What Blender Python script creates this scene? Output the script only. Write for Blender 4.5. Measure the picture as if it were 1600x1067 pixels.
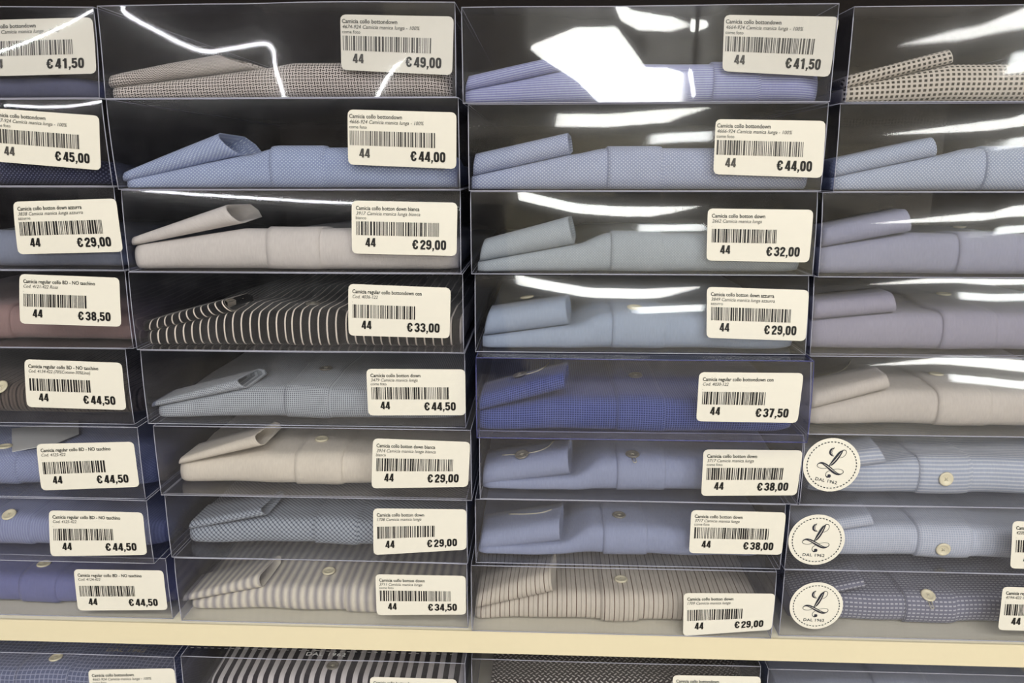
import bpy, math, random
import numpy as np
from mathutils import Vector
from mathutils.bvhtree import BVHTree

random.seed(7)
S = bpy.context.scene
COL = S.collection
for o in list(bpy.data.objects):
    bpy.data.objects.remove(o)

# ------------------------------------------------------------------ camera, world, exposure
F = 1155.0                      # focal length in pixels of the 1600x1067 frame
PITCH, YAW, ROLL = math.radians(13.404), math.radians(-2.457), math.radians(-0.056)
CAM = np.array([0.0, -0.5665, 1.45])
ZC = 1.45

def cam_axes():
    fw = np.array([math.sin(YAW)*math.cos(PITCH), math.cos(YAW)*math.cos(PITCH), -math.sin(PITCH)])
    rt = np.array([math.cos(YAW), -math.sin(YAW), 0.0]); up = np.cross(rt, fw)
    c, s = math.cos(ROLL), math.sin(ROLL)
    return rt*c+up*s, up*c-rt*s, fw
RT, UP, FW = cam_axes()
cd = bpy.data.cameras.new('camera'); camo = bpy.data.objects.new('camera', cd); COL.objects.link(camo)
cd.sensor_width = 36.0; cd.lens = F*36.0/1600.0; cd.clip_start = 0.02; cd.clip_end = 60
from mathutils import Matrix
camo.matrix_world = Matrix(((RT[0], UP[0], -FW[0], CAM[0]), (RT[1], UP[1], -FW[1], CAM[1]), (RT[2], UP[2], -FW[2], CAM[2]), (0, 0, 0, 1)))
S.camera = camo
S.view_settings.view_transform = 'Standard'; S.view_settings.look = 'None'
S.view_settings.exposure = -0.50; S.view_settings.gamma = 1.0; S.view_settings.use_curve_mapping = False
S.cycles.transparent_max_bounces = 40; S.cycles.use_light_tree = False
S.cycles.denoising_input_passes = 'RGB_ALBEDO'
S.cycles.max_bounces = 10; S.cycles.diffuse_bounces = 4; S.cycles.glossy_bounces = 4
S.cycles.caustics_reflective = False; S.cycles.caustics_refractive = False
w = bpy.data.worlds.new('world'); S.world = w; w.use_nodes = True
w.node_tree.nodes['Background'].inputs[0].default_value = (0.8, 0.85, 1.0, 1)
w.node_tree.nodes['Background'].inputs[1].default_value = 0.02
LAMP_NEAR, LAMP_FAR, LAMP_LINE, LAMP_SIGN = 9.6, 36.0, 70.0, 36.0

def ray(px, py):
    d = (px-800.0)/F*RT-(py-533.5)/F*UP+FW
    return d/np.linalg.norm(d)
def on_y(px, py, y):            # where the sight line meets the upright plane y
    d = ray(px, py); t = (y-CAM[1])/d[1]; return CAM+d*t
def on_z(px, py, z):            # where it meets the level plane z
    d = ray(px, py); t = (z-CAM[2])/d[2]; return CAM+d*t

# ------------------------------------------------------------------ materials
def lin(r, g, b):
    f = lambda c: (c/255/12.92) if c/255 <= 0.04045 else ((c/255+0.055)/1.055)**2.4
    return (f(r), f(g), f(b), 1.0)

class NT:
    def __init__(s, name):
        s.m = bpy.data.materials.new(name); s.m.use_nodes = True
        s.t = s.m.node_tree; s.t.nodes.clear()
        s.out = s.t.nodes.new('ShaderNodeOutputMaterial')
    def n(s, typ, **kw):
        x = s.t.nodes.new(typ)
        for k, v in kw.items(): setattr(x, k, v)
        return x
    def l(s, a, b): s.t.links.new(a, b)
    def put(s, sock, v):
        if hasattr(v, 'is_linked') or isinstance(v, bpy.types.NodeSocket): s.l(v, sock)
        else: sock.default_value = v
    def math(s, op, a, b=0.0, c=None, clamp=False):
        x = s.n('ShaderNodeMath', operation=op, use_clamp=clamp)
        s.put(x.inputs[0], a); s.put(x.inputs[1], b)
        if c is not None: s.put(x.inputs[2], c)
        return x.outputs[0]
    def mix(s, f, a, b):
        x = s.n('ShaderNodeMix', data_type='RGBA')
        s.put(x.inputs[0], f); s.put(x.inputs[6], a); s.put(x.inputs[7], b)
        return x.outputs[2]
    def noise(s, vec, scale, detail=2.0, rough=0.5):
        x = s.n('ShaderNodeTexNoise'); x.inputs['Scale'].default_value = scale
        x.inputs['Detail'].default_value = detail; x.inputs['Roughness'].default_value = rough
        if vec is not None: s.l(vec, x.inputs['Vector'])
        return x.outputs['Fac']

def plain(name, col, rough=0.6, spec=0.3, bump=None, vary=0.0, metallic=0.0):
    t = NT(name); p = t.n('ShaderNodeBsdfPrincipled'); t.l(p.outputs[0], t.out.inputs[0])
    p.inputs['Roughness'].default_value = rough; p.inputs['Specular IOR Level'].default_value = spec
    p.inputs['Metallic'].default_value = metallic
    co = t.n('ShaderNodeTexCoord').outputs['Object']
    if vary:
        f = t.noise(co, 9.0, 3.0)
        dark = tuple(c*(1-vary) for c in col[:3])+(1,)
        t.l(t.mix(f, dark, col), p.inputs['Base Color'])
    else: p.inputs['Base Color'].default_value = col
    if bump:
        b = t.n('ShaderNodeBump'); b.inputs['Strength'].default_value = bump[1]; b.inputs['Distance'].default_value = 0.001
        t.l(t.noise(co, bump[0], 3.0), b.inputs['Height']); t.l(b.outputs[0], p.inputs['Normal'])
    return t.m

def emitter(name, col, k):
    t = NT(name); e = t.n('ShaderNodeEmission'); e.inputs[0].default_value = col; e.inputs[1].default_value = k
    t.l(e.outputs[0], t.out.inputs[0]); return t.m

def pvc(name, tint, f0=0.062, haze=0.008, hazecol=(0.8, 0.82, 0.9, 1), rough=0.045):
    # thin clear sheet: transparent, with a mirror gloss that grows at grazing angles and a trace of dust
    t = NT(name)
    lw = t.n('ShaderNodeLayerWeight'); lw.inputs['Blend'].default_value = 0.5
    fac = lw.outputs['Facing']                                      # 0 facing .. 1 grazing
    f5 = t.math('POWER', fac, 5.0)
    fr = t.math('MULTIPLY_ADD', f5, 0.85-f0, f0, clamp=True)
    tr = t.n('ShaderNodeBsdfTransparent'); tr.inputs[0].default_value = tint
    co = t.n('ShaderNodeTexCoord').outputs['Object']
    g1 = t.n('ShaderNodeBsdfGlossy'); g1.inputs['Roughness'].default_value = rough
    g2 = t.n('ShaderNodeBsdfGlossy'); g2.inputs['Roughness'].default_value = 0.17
    mg = t.n('ShaderNodeMixShader'); mg.inputs[0].default_value = 0.25
    t.l(g1.outputs[0], mg.inputs[1]); t.l(g2.outputs[0], mg.inputs[2])
    df = t.n('ShaderNodeBsdfDiffuse'); df.inputs[0].default_value = hazecol
    m1 = t.n('ShaderNodeMixShader')
    nz = t.noise(co, 38.0, 5.0, 0.65)
    hz = t.math('MULTIPLY', t.math('POWER', nz, 2.5), haze*5.6)
    t.l(hz, m1.inputs[0])
    t.l(tr.outputs[0], m1.inputs[1]); t.l(df.outputs[0], m1.inputs[2])
    m2 = t.n('ShaderNodeMixShader'); t.l(fr, m2.inputs[0])
    t.l(m1.outputs[0], m2.inputs[1]); t.l(mg.outputs[0], m2.inputs[2])
    t.l(m2.outputs[0], t.out.inputs[0]); return t.m

def pvc_edge(name, col):
    t = NT(name)
    tr = t.n('ShaderNodeBsdfTransparent'); tr.inputs[0].default_value = (0.75, 0.76, 0.9, 1)
    p = t.n('ShaderNodeBsdfPrincipled'); p.inputs['Base Color'].default_value = col; p.inputs['Roughness'].default_value = 0.18
    m = t.n('ShaderNodeMixShader'); m.inputs[0].default_value = 0.7
    t.l(tr.outputs[0], m.inputs[1]); t.l(p.outputs[0], m.inputs[2]); t.l(m.outputs[0], t.out.inputs[0]); return t.m

def fabric(name, kind, c1, c2=None, pu=0.002, pv=0.002, duty=0.4, rough=0.85):
    # cloth coloured by a woven or printed pattern laid along the cloth (UV in metres)
    t = NT(name); p = t.n('ShaderNodeBsdfPrincipled'); t.l(p.outputs[0], t.out.inputs[0])
    p.inputs['Roughness'].default_value = rough; p.inputs['Specular IOR Level'].default_value = 0.15
    p.inputs['Sheen Weight'].default_value = 0.12
    uvn = t.n('ShaderNodeUVMap'); uvn.uv_map = 'UVMap'
    sp = t.n('ShaderNodeSeparateXYZ'); t.l(uvn.outputs[0], sp.inputs[0])
    u0, v0 = sp.outputs[0], sp.outputs[1]
    U = t.math('DIVIDE', u0, pu); V = t.math('DIVIDE', v0, pv)
    fr = lambda a: t.math('FRACT', a)
    ab = lambda a: t.math('ABSOLUTE', t.math('SUBTRACT', fr(a), 0.5))
    lt = lambda a, b: t.math('LESS_THAN', a, b)
    mx = lambda a, b: t.math('MAXIMUM', a, b)
    ml = lambda a, b: t.math('MULTIPLY', a, b)
    par = lambda: t.math('MODULO', t.math('ADD', t.math('ADD', t.math('FLOOR', U), t.math('FLOOR', V)), 4000.0), 2.0)
    f = None
    if kind == 'stripe': f = lt(ab(U), duty/2)
    elif kind == 'two_stripe':                                       # alternating strong and faint thin stripes
        a = lt(ab(U), duty/2); b = t.math('MODULO', t.math('ADD', t.math('FLOOR', U), 4000.0), 2.0)
        f = ml(a, t.math('MULTIPLY_ADD', b, 0.55, 0.45))
    elif kind == 'hstripe': f = lt(ab(V), duty/2)
    elif kind == 'soft_stripe': f = t.math('MULTIPLY_ADD', t.math('SINE', ml(U, 6.2832)), 0.5, 0.5)
    elif kind == 'grid': f = mx(lt(ab(U), duty/2), lt(ab(V), duty/2))
    elif kind == 'dots':                                             # diamond lattice of light points
        a = t.math('ADD', U, V); b = t.math('SUBTRACT', U, V)
        f = ml(lt(ab(a), duty*0.6), lt(ab(b), duty*0.6))
    elif kind == 'hash':                                             # basket weave of dark dashes
        q = par(); iq = t.math('SUBTRACT', 1.0, q)
        h = ml(lt(ab(U), 0.52), lt(ab(V), 0.17)); v = ml(lt(ab(V), 0.52), lt(ab(U), 0.17))
        f = mx(ml(q, h), ml(iq, v))
    elif kind == 'tooth':
        q = par(); a = lt(ab(t.math('ADD', U, V)), 0.2); f = mx(ml(q, 0.9), ml(a, 0.6))
    elif kind == 'dash': f = ml(lt(ab(V), 0.17), lt(ab(U), 0.33))
    elif kind == 'oval':                                             # slanting light ovals, turned in alternate rows
        r = t.math('MODULO', t.math('ADD', t.math('FLOOR', V), 4000.0), 2.0)
        du = t.math('SUBTRACT', fr(t.math('MULTIPLY_ADD', r, 0.5, U)), 0.5); dv = t.math('SUBTRACT', fr(V), 0.5)
        sg = t.math('MULTIPLY_ADD', r, 2.0, -1.0)
        e = t.math('ADD', t.math('POWER', t.math('ABSOLUTE', t.math('ADD', du, ml(ml(sg, dv), 0.55))), 2.0), t.math('POWER', t.math('ABSOLUTE', ml(dv, 0.45)), 2.0))
        f = lt(e, 0.035)
    base = c1
    if f is not None: base = t.mix(f, c1, c2)
    # slubs: slight variation from thread to thread
    sc = t.n('ShaderNodeMapping'); sc.inputs['Scale'].default_value = (900, 160, 1); t.l(uvn.outputs[0], sc.inputs[0])
    nz = t.noise(sc.outputs[0], 1.0, 2.0)
    sc2 = t.n('ShaderNodeMapping'); sc2.inputs['Scale'].default_value = (40, 60, 1); t.l(uvn.outputs[0], sc2.inputs[0])
    nz2 = t.noise(sc2.outputs[0], 1.0, 3.0)
    k = t.math('ADD', t.math('MULTIPLY_ADD', nz, 0.22, 0.79), t.math('MULTIPLY_ADD', nz2, 0.14, -0.07))
    mm = t.n('ShaderNodeVectorMath', operation='SCALE'); t.put(mm.inputs[0], base if not isinstance(base, tuple) else base[:3]); t.l(k, mm.inputs[3])
    t.l(mm.outputs[0], p.inputs['Base Color'])
    b = t.n('ShaderNodeBump'); b.inputs['Strength'].default_value = 0.25; b.inputs['Distance'].default_value = 0.0003
    t.l(nz, b.inputs['Height']); t.l(b.outputs[0], p.inputs['Normal'])
    return t.m

M = {}
M['pvc'] = pvc('clear_pvc_sheet', (0.93, 0.935, 0.955, 1))
M['pvc_side'] = pvc('shaded_pvc_side', (0.52, 0.54, 0.66, 1))  # same sheet with a darker tint, shade of the gaps put into the colour
M['pvc_blue'] = pvc('blue_tinted_pvc', (0.86, 0.87, 0.95, 1), hazecol=(0.5, 0.55, 0.95, 1), haze=0.012)
M['edge'] = pvc_edge('pvc_fold', lin(182, 184, 200))
M['edge_blue'] = pvc_edge('pvc_fold_blue', lin(92, 96, 158))
M['paper'] = plain('label_paper', lin(217, 214, 203), 0.45, 0.25)
M['ink'] = plain('black_ink', lin(18, 17, 17), 0.5, 0.3)
M['ink_grey'] = plain('faded_ink', lin(70, 68, 66), 0.5, 0.3)
M['ink_pale'] = plain('pale_ink', lin(118, 114, 108), 0.5, 0.3)
M['navy_ink'] = plain('navy_ink', lin(35, 36, 50), 0.5, 0.3)
M['white_ink'] = plain('white_ink', lin(200, 202, 205), 0.5, 0.3)
M['sticker'] = plain('sticker_paper', lin(220, 217, 206), 0.4, 0.25)
M['cream'] = plain('cream_laminate', lin(242, 236, 214), 0.45, 0.35, vary=0.03)
M['cream_edge'] = plain('cream_edge_band', lin(217, 207, 177), 0.4, 0.4, vary=0.05)
M['dark_board'] = plain('dark_back_board', lin(34, 30, 29), 0.8, 0.1)
M['button'] = plain('pearl_button', lin(214, 206, 178), 0.25, 0.6)
M['button_dark'] = plain('grey_button', lin(112, 108, 100), 0.3, 0.5)
M['clip'] = plain('clear_clip', lin(190, 185, 165), 0.2, 0.6)
M['tag'] = plain('tag_card', lin(196, 196, 196), 0.7, 0.2)
M['wall'] = plain('cream_wall_paint', lin(238, 231, 203), 0.9, 0.1, vary=0.04)
M['wall_dark'] = plain('unseen_dark_wall', lin(36, 32, 33), 0.8, 0.1, vary=0.2)  # unseen walls, made dark so the left boxes mirror a dim room
M['ceil'] = plain('ceiling_tile', lin(172, 168, 152), 0.95, 0.05, vary=0.03)
M['floor'] = plain('grey_floor', lin(160, 152, 145), 0.6, 0.2, vary=0.1)
M['lamp_frame'] = plain('white_lamp_frame', lin(225, 225, 225), 0.5, 0.3)

# ------------------------------------------------------------------ mesh helpers
def mesh_obj(name, verts, faces, mat, parent=None, smooth=False, uv=None):
    me = bpy.data.meshes.new(name)
    me.from_pydata([tuple(map(float, v)) for v in verts], [], [tuple(int(i) for i in f) for f in faces])
    if uv is not None:
        ul = me.uv_layers.new(name='UVMap')
        vi = np.empty(len(me.loops), dtype=np.int32); me.loops.foreach_get('vertex_index', vi)
        ul.data.foreach_set('uv', np.asarray(uv, dtype=np.float32)[vi].ravel())
    if smooth: me.polygons.foreach_set('use_smooth', [True]*len(me.polygons))
    if mat: me.materials.append(mat)
    me.update()
    o = bpy.data.objects.new(name, me); COL.objects.link(o)
    if parent is not None: o.parent = parent
    return o
def empty(name, loc=(0, 0, 0)):
    o = bpy.data.objects.new(name, None); COL.objects.link(o); o.location = loc; o.empty_display_size = 0.02; return o
def tag(o, label, cat, group=None, kind=None):
    o['label'] = label; o['category'] = cat
    if group: o['group'] = group
    if kind: o['kind'] = kind
class MB:
    def __init__(s): s.v = []; s.f = []
    def add(s, vs, fs):
        b = len(s.v); s.v += [tuple(v) for v in vs]; s.f += [tuple(i+b for i in f) for f in fs]
    def box(s, x0, x1, y0, y1, z0, z1):
        s.add([(x0, y0, z0), (x1, y0, z0), (x1, y1, z0), (x0, y1, z0), (x0, y0, z1), (x1, y0, z1), (x1, y1, z1), (x0, y1, z1)],
              [(0, 3, 2, 1), (4, 5, 6, 7), (0, 1, 5, 4), (1, 2, 6, 5), (2, 3, 7, 6), (3, 0, 4, 7)])
    def tube(s, pts, r, n=6, closed=False):
        pts = [np.array(p, float) for p in pts]; m = len(pts); vs = []; fs = []
        for i, p in enumerate(pts):
            a = pts[(i-1) % m] if (closed or i > 0) else p; b = pts[(i+1) % m] if (closed or i < m-1) else p
            d = b-a; d /= (np.linalg.norm(d)+1e-12)
            up = np.array([0, 0, 1.0]) if abs(d[2]) < 0.8 else np.array([0, 1.0, 0])
            e1 = np.cross(d, up); e1 /= np.linalg.norm(e1); e2 = np.cross(e1, d)
            for k in range(n):
                t = 2*math.pi*k/n; vs.append(p+r*(math.cos(t)*e1+math.sin(t)*e2))
        for i in range(m if closed else m-1):
            j = (i+1) % m
            for k in range(n):
                fs.append((i*n+k, i*n+(k+1) % n, j*n+(k+1) % n, j*n+k))
        if not closed:
            fs.append(tuple(range(n))[::-1]); fs.append(tuple(range((m-1)*n, m*n)))
        s.add(vs, fs)
    def obj(s, name, mat, parent=None, smooth=False): return mesh_obj(name, s.v, s.f, mat, parent, smooth)
def grid_faces(nu, nv):
    return [(i*nv+j, (i+1)*nv+j, (i+1)*nv+j+1, i*nv+j+1) for i in range(nu-1) for j in range(nv-1)]

# ------------------------------------------------------------------ the store around the shelf
def slab(name, x0, x1, y0, y1, z0, z1, mat):
    b = MB(); b.box(x0, x1, y0, y1, z0, z1); o = b.obj(name, mat); o['kind'] = 'structure'; return o
CEIL = 2.70
slab('floor', -5.0, 9.0, -10.2, 0.62, -0.06, 0.0, M['floor'])
slab('ceiling', -5.0, 9.0, -10.2, 0.62, CEIL, CEIL+0.06, M['ceil'])
slab('wall_back', -5.0, 9.0, 0.56, 0.62, 0, CEIL, M['wall_dark'])
slab('wall_left', -5.06, -5.0, -10.2, 0.62, 0, CEIL, M['wall_dark'])
slab('wall_right', 9.0, 9.06, -10.2, 0.62, 0, CEIL, M['wall'])
slab('wall_front', -0.5, 9.0, -10.26, -10.2, 0, CEIL, M['wall'])
slab('wall_front_left', -5.0, -0.5, -10.26, -10.2, 0, CEIL, M['wall_dark'])  # dark half of the far wall, added to darken the left reflections

def lamp_panel(x0, x1, y0, y1, mat, label, group=None, name='ceiling_light'):
    t = empty(name, ((x0+x1)/2, (y0+y1)/2, CEIL)); cx, cy = (x0+x1)/2, (y0+y1)/2
    b = MB(); hx, hy = (x1-x0)/2, (y1-y0)/2; e = 0.025
    b.box(-hx-e, hx+e, -hy-e, -hy, -0.03, -0.001); b.box(-hx-e, hx+e, hy, hy+e, -0.03, -0.001)
    b.box(-hx-e, -hx, -hy, hy, -0.03, -0.001); b.box(hx, hx+e, -hy, hy, -0.03, -0.001)
    b.obj('lamp_frame', M['lamp_frame'], t)
    mesh_obj('diffuser', [(-hx, -hy, -0.02), (-hx, hy, -0.02), (hx, hy, -0.02), (hx, -hy, -0.02)], [(0, 1, 2, 3)], mat, t)
    tag(t, label, 'ceiling light', group); return t
warm = (1.0, 0.97, 0.91, 1)
em_near = emitter('added_panel_light', warm, LAMP_NEAR)
em_far = emitter('bright_panel_light', (1.0, 1.0, 0.95, 1), LAMP_FAR)
em_line = emitter('tube_light', (0.97, 0.97, 1.0, 1), LAMP_LINE)
em_sign = emitter('added_window_glow', (0.97, 1.0, 0.97, 1), LAMP_SIGN)
for cx, side in ((-1.05, 'left of'), (0.1, 'above'), (1.25, 'right of')):  # panels added to light the shelf, set where no sheet mirrors them
    lamp_panel(cx-0.45, cx+0.45, -2.05, -1.15, em_near, 'added ceiling light panel in the row nearest the shelf, '+side+' the camera', 'added ceiling lights above the aisle')
    lamp_panel(cx-0.45, cx+0.45, -3.15, -2.25, em_near, 'added ceiling light panel in the row behind the camera, '+side+' it', 'added ceiling lights above the aisle')
lamp_panel(0.12, 1.15, -7.3, -5.0, em_far, 'long bright ceiling light mirrored in the middle boxes', 'ceiling lights further back')
lamp_panel(3.35, 5.4, -7.3, -5.0, em_far, 'long bright ceiling light mirrored in the right-hand boxes', 'ceiling lights further back')
t = empty('linear_lamp', (-2.66, -5.9, CEIL-0.09)); b = MB(); b.box(-1.95, 1.95, -0.045, 0.045, 0.0, 0.089); b.obj('housing', M['lamp_frame'], t)
b = MB(); b.tube([(-1.93, 0, -0.036), (1.93, 0, -0.036)], 0.035, 12); b.obj('light_tube', em_line, t, True)
tag(t, 'thin tube light on the ceiling mirrored as fine lines in the left boxes', 'ceiling light', 'ceiling lights further back')
for (x0, x1, lab) in ((1.35, 2.25, 'added lit window high in the far wall mirrored in the middle boxes'), (6.0, 8.6, 'added lit window high in the far wall mirrored in the right-hand boxes')):  # glowing windows put in to give the lower mirrored streaks
    t = empty('added_window', ((x0+x1)/2, -10.19, 2.32)); h = (x1-x0)/2
    b = MB(); b.box(-h-.04, h+.04, 0, .03, -.27, -.23); b.box(-h-.04, h+.04, 0, .03, .23, .27); b.box(-h-.04, -h, 0, .03, -.23, .23); b.box(h, h+.04, 0, .03, -.23, .23)
    b.obj('window_frame', M['lamp_frame'], t)
    mesh_obj('pane', [(-h, .01, -.23), (-h, .01, .23), (h, .01, .23), (h, .01, -.23)], [(0, 1, 2, 3)], em_sign, t)
    tag(t, lab, 'window', 'added lit windows in the far wall')

# ------------------------------------------------------------------ shelf
Z_SHELF = ZC-0.3925
pf = on_z(800, 988, Z_SHELF); Y_EDGE = pf[1]
pb = on_y(800, 1021.5, Y_EDGE); Z_UNDER = pb[2]
# the front edge runs very slightly out of square with the back, as in the photograph
ya, yb_ = on_z(0, 968.5, Z_SHELF)[1], on_z(1600, 1005, Z_SHELF)[1]
unit = empty('shelving_unit', (0, 0.2, Z_SHELF))
off = np.array([0, 0.2, Z_SHELF])
def part_box(name, x0, x1, y0, y1, z0, z1, mat):
    b = MB(); b.box(x0, x1, y0-off[1], y1-off[1], z0-off[2], z1-off[2]); return b.obj(name, mat, unit)
part_box('shelf_board', -0.85, 0.85, Y_EDGE+0.002, 0.45, Z_UNDER+0.0003, Z_SHELF, M['cream'])
o = part_box('edge_band', -0.85, 0.85, Y_EDGE, Y_EDGE+0.0018, Z_UNDER, Z_SHELF+0.0001, M['cream_edge']); o['label'] = 'cream edge band along the front of the shelf'
part_box('shelf_board', -0.85, 0.85, Y_EDGE+0.002, 0.45, Z_UNDER-0.105, Z_UNDER-0.085, M['cream'])
part_box('back_board', -0.85, 0.85, 0.45, 0.465, 0.1, 2.0, M['dark_board'])
part_box('side_board', -0.87, -0.85, 0.0, 0.465, 0.0, 2.0, M['dark_board'])
part_box('side_board', 0.85, 0.87, 0.0, 0.465, 0.0, 2.0, M['dark_board'])
tag(unit, 'cream shelf with dark back board carrying the stacks of shirt boxes', 'shelf')

# ------------------------------------------------------------------ lettering
TXT = {}
def want(s, style): TXT.setdefault((s, style), None)
def smooth_path(pts, n=6):
    P = [np.array(p, float) for p in pts]; P = [2*P[0]-P[1]]+P+[2*P[-1]-P[-2]]; o = []
    for i in range(1, len(P)-2):
        for j in range(n):
            t = j/n; a, b, c, d = P[i-1:i+3]
            o.append(0.5*((2*b)+(-a+c)*t+(2*a-5*b+4*c-d)*t*t+(-a+3*b-3*c+d)*t**3))
    o.append(P[-2]); return o
def ring(cx, cy, rx, ry, e=0.62, n=20):
    sg = lambda c: math.copysign(abs(c)**e, c)
    return [(cx+rx*sg(math.cos(2*math.pi*k/n)), cy+ry*sg(math.sin(2*math.pi*k/n))) for k in range(n+1)]
_bowl = [(.435, .36), (.425, .20), (.27, .09), (.115, .18), (.105, .29)]
_HD = {  # heavy condensed figures: stroke paths (kind, points, width) on a cell 0.54 wide and 1 high
 '0': [('r', ring(.27, .5, .165, .41), .19)],
 '1': [('l', [(.33, 0), (.33, 1)], .20), ('l', [(.08, .76), (.20, .82), (.30, .92)], .13)],
 '2': [('c', [(.105, .66), (.11, .80), (.27, .905), (.43, .80), (.42, .64), (.30, .44), (.16, .26), (.12, .10)], .18), ('l', [(.03, .08), (.51, .08)], .16)],
 '3': [('c', [(.105, .72), (.12, .83), (.27, .91), (.42, .82), (.425, .66), (.36, .55), (.22, .525)], .17), ('c', [(.22, .515), (.37, .47)]+_bowl, .18)],
 '4': [('l', [(.385, 0), (.385, 1)], .19), ('l', [(.33, .97), (.08, .24)], .15), ('l', [(.0, .245), (.54, .245)], .14)],
 '5': [('l', [(.06, .915), (.49, .915)], .16), ('l', [(.135, .95), (.115, .46)], .16), ('c', [(.13, .53), (.25, .605), (.40, .55), (.435, .36)]+_bowl[1:], .18)],
 '7': [('l', [(.03, .915), (.51, .915)], .16), ('l', [(.41, .9), (.20, 0)], .20)],
 '8': [('r', ring(.27, .735, .15, .18, .75), .18), ('r', ring(.27, .285, .16, .20, .75), .18)],
 '9': [('r', ring(.27, .69, .16, .22, .7), .18), ('c', [(.43, .70), (.435, .45), (.43, .25), (.27, .09), (.12, .17), (.11, .28)], .18)],
 '6': [('r', ring(.27, .31, .16, .22, .7), .18), ('c', [(.11, .30), (.105, .55), (.11, .75), (.27, .91), (.42, .83), (.43, .72)], .18)],
 ',': [('l', [(.12, .17), (.12, .03)], .17), ('l', [(.14, .04), (.06, -.16)], .09)],
 '€': [('c', [(.52, .66), (.50, .83), (.36, .91), (.21, .81), (.18, .5), (.21, .19), (.36, .09), (.50, .17), (.52, .34)], .17), ('l', [(.02, .575), (.43, .575)], .085), ('l', [(.02, .43), (.41, .43)], .085)],
}
def heavy(s):
    V = []; Fc = []; x = 0
    for ch in s:
        if ch == ' ': x += 0.20; continue
        for kind, pts, wd in _HD[ch]:
            pp = smooth_path(pts, 4) if kind == 'c' else [np.array(p, float) for p in pts]
            b = len(V); m = len(pp)
            for i, p in enumerate(pp):
                if kind == 'r': a, e = pp[(i-1) if i else m-2], pp[(i+1) if i < m-1 else 1]
                else: a, e = pp[max(i-1, 0)], pp[min(i+1, m-1)]
                d = np.array(e)-np.array(a); d /= np.linalg.norm(d)+1e-9; n = np.array([-d[1], d[0]])*wd*0.56
                V += [(x+p[0]+n[0], p[1]+n[1]), (x+p[0]-n[0], p[1]-n[1])]
            Fc += [(b+2*i, b+2*i+1, b+2*i+3, b+2*i+2) for i in range(m-1)]
        x += {',': 0.27, '€': 0.62}.get(ch, 0.60)
    V = np.array(V); return V*np.array([1, 0.7]), Fc, V[:, 0].max()
STY = {'bold': (0.014, 0.0, 0.92), 'ital': (0.0, 0.25, 0.90), 'reg': (0.0, 0.0, 0.92), 'impact': (0.040, 0.0, 0.70), 'logo': (0.008, 0.0, 1.0)}
def build_text():
    made = []
    for (s, st) in TXT:
        cu = bpy.data.curves.new('t', 'FONT'); cu.body = s; of, sh, sx = STY[st]
        cu.offset = of; cu.shear = sh; cu.resolution_u = 3 if st in ('impact', 'logo') else 2; cu.size = 1.0
        cu.space_character = 1.06 if st == 'impact' else (1.12 if st == 'logo' else 1.0)
        ob = bpy.data.objects.new('t', cu); COL.objects.link(ob); made.append(((s, st), ob, sx))
    bpy.context.view_layer.update()
    dg = bpy.context.evaluated_depsgraph_get()
    for k, ob, sx in made:
        me = bpy.data.meshes.new_from_object(ob.evaluated_get(dg))
        v = np.array([q.co[:2] for q in me.vertices]); f = [tuple(p.vertices) for p in me.polygons]
        v[:, 0] *= sx; v[:, 0] -= v[:, 0].min()
        TXT[k] = (v, f, v[:, 0].max())
        cu = ob.data; bpy.data.objects.remove(ob); bpy.data.curves.remove(cu); bpy.data.meshes.remove(me)

# ------------------------------------------------------------------ data: boxes
BOT = {1: [11.4, 4.9, -1.55, -8.05, -14.4, -20.9, -27.3, -33.2, -39.2],
       2: [11.42, 4.85, -1.8, -8.15, -14.5, -20.8, -27.0, -33.0, -39.2],
       3: [11.0, 4.4, -1.9, -8.2, -14.4, -20.95, -27.0, -32.9, -39.2],
       4: [10.8, 4.35, -1.95, -8.3, -14.5, -20.9, -27.0, -32.9, -39.2]}
# (column,row): left px pair, right px pair (top, bottom of the front face edges), forward shift in metres
EDGE = {
 (1,1): (None, ((139,8),(155,151))), (1,2): (None, ((163,157),(174.5,290))), (1,3): (None, ((178,293),(194,420))), (1,4): (None, ((195.5,427),(209,542))),
 (1,5): (None, ((197,551),(211,666))), (1,6): (None, ((215,669),(228,781))), (1,7): (None, ((229,782),(243,888))), (1,8): (None, ((259,876),(272,968))),
 (2,1): (((146,5),(163,150)), ((712,2),(712,148))), (2,2): (((167.5,156),(184,293)), ((718,157),(719,296))), (2,3): (((185,295.5),(201,420)), ((719,301),(721,427))),
 (2,4): (((197,422),(215,545)), ((724,433),(725,550))), (2,5): (((218,548),(231,659)), ((727,555),(728,669))), (2,6): (((237.5,665),(252,770)), ((737,673),(737,778))),
 (2,7): (((256,777),(268,866)), ((730,787),(731,877))), (2,8): (((271,868),(283,965)), ((731,880),(731,975))),
 (3,1): (((719,10),(724,160)), ((1311,8),(1298,158))), (3,2): (((728,165),(734.6,300)), ((1297,163),(1282,296))), (3,3): (((733,307),(737,432)), ((1282,300),(1270.5,430))),
 (3,4): (((740,435),(742.5,551)), ((1270.5,433),(1259,550))), (3,5): (((741,566),(746,685)), ((1273,565),(1264,679))), (3,6): (((748,687),(750,792)), ((1256,682),(1247,790))),
 (3,7): (((741,794),(744,880)), ((1228.5,792),(1219,887))), (3,8): (((735,883),(737,975)), ((1213.6,893),(1206,999))),
 (4,1): (((1335,10),(1319,158)), None), (4,2): (((1315,163),(1301,298)), None), (4,3): (((1291.5,302),(1276,432)), None), (4,4): (((1277,435),(1264,555)), None),
 (4,5): (((1272,561),(1265,676)), None), (4,6): (((1257,680),(1250,788)), None), (4,7): (((1234,791),(1225,885)), None), (4,8): (((1227,890),(1215,990)), None)}
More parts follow.
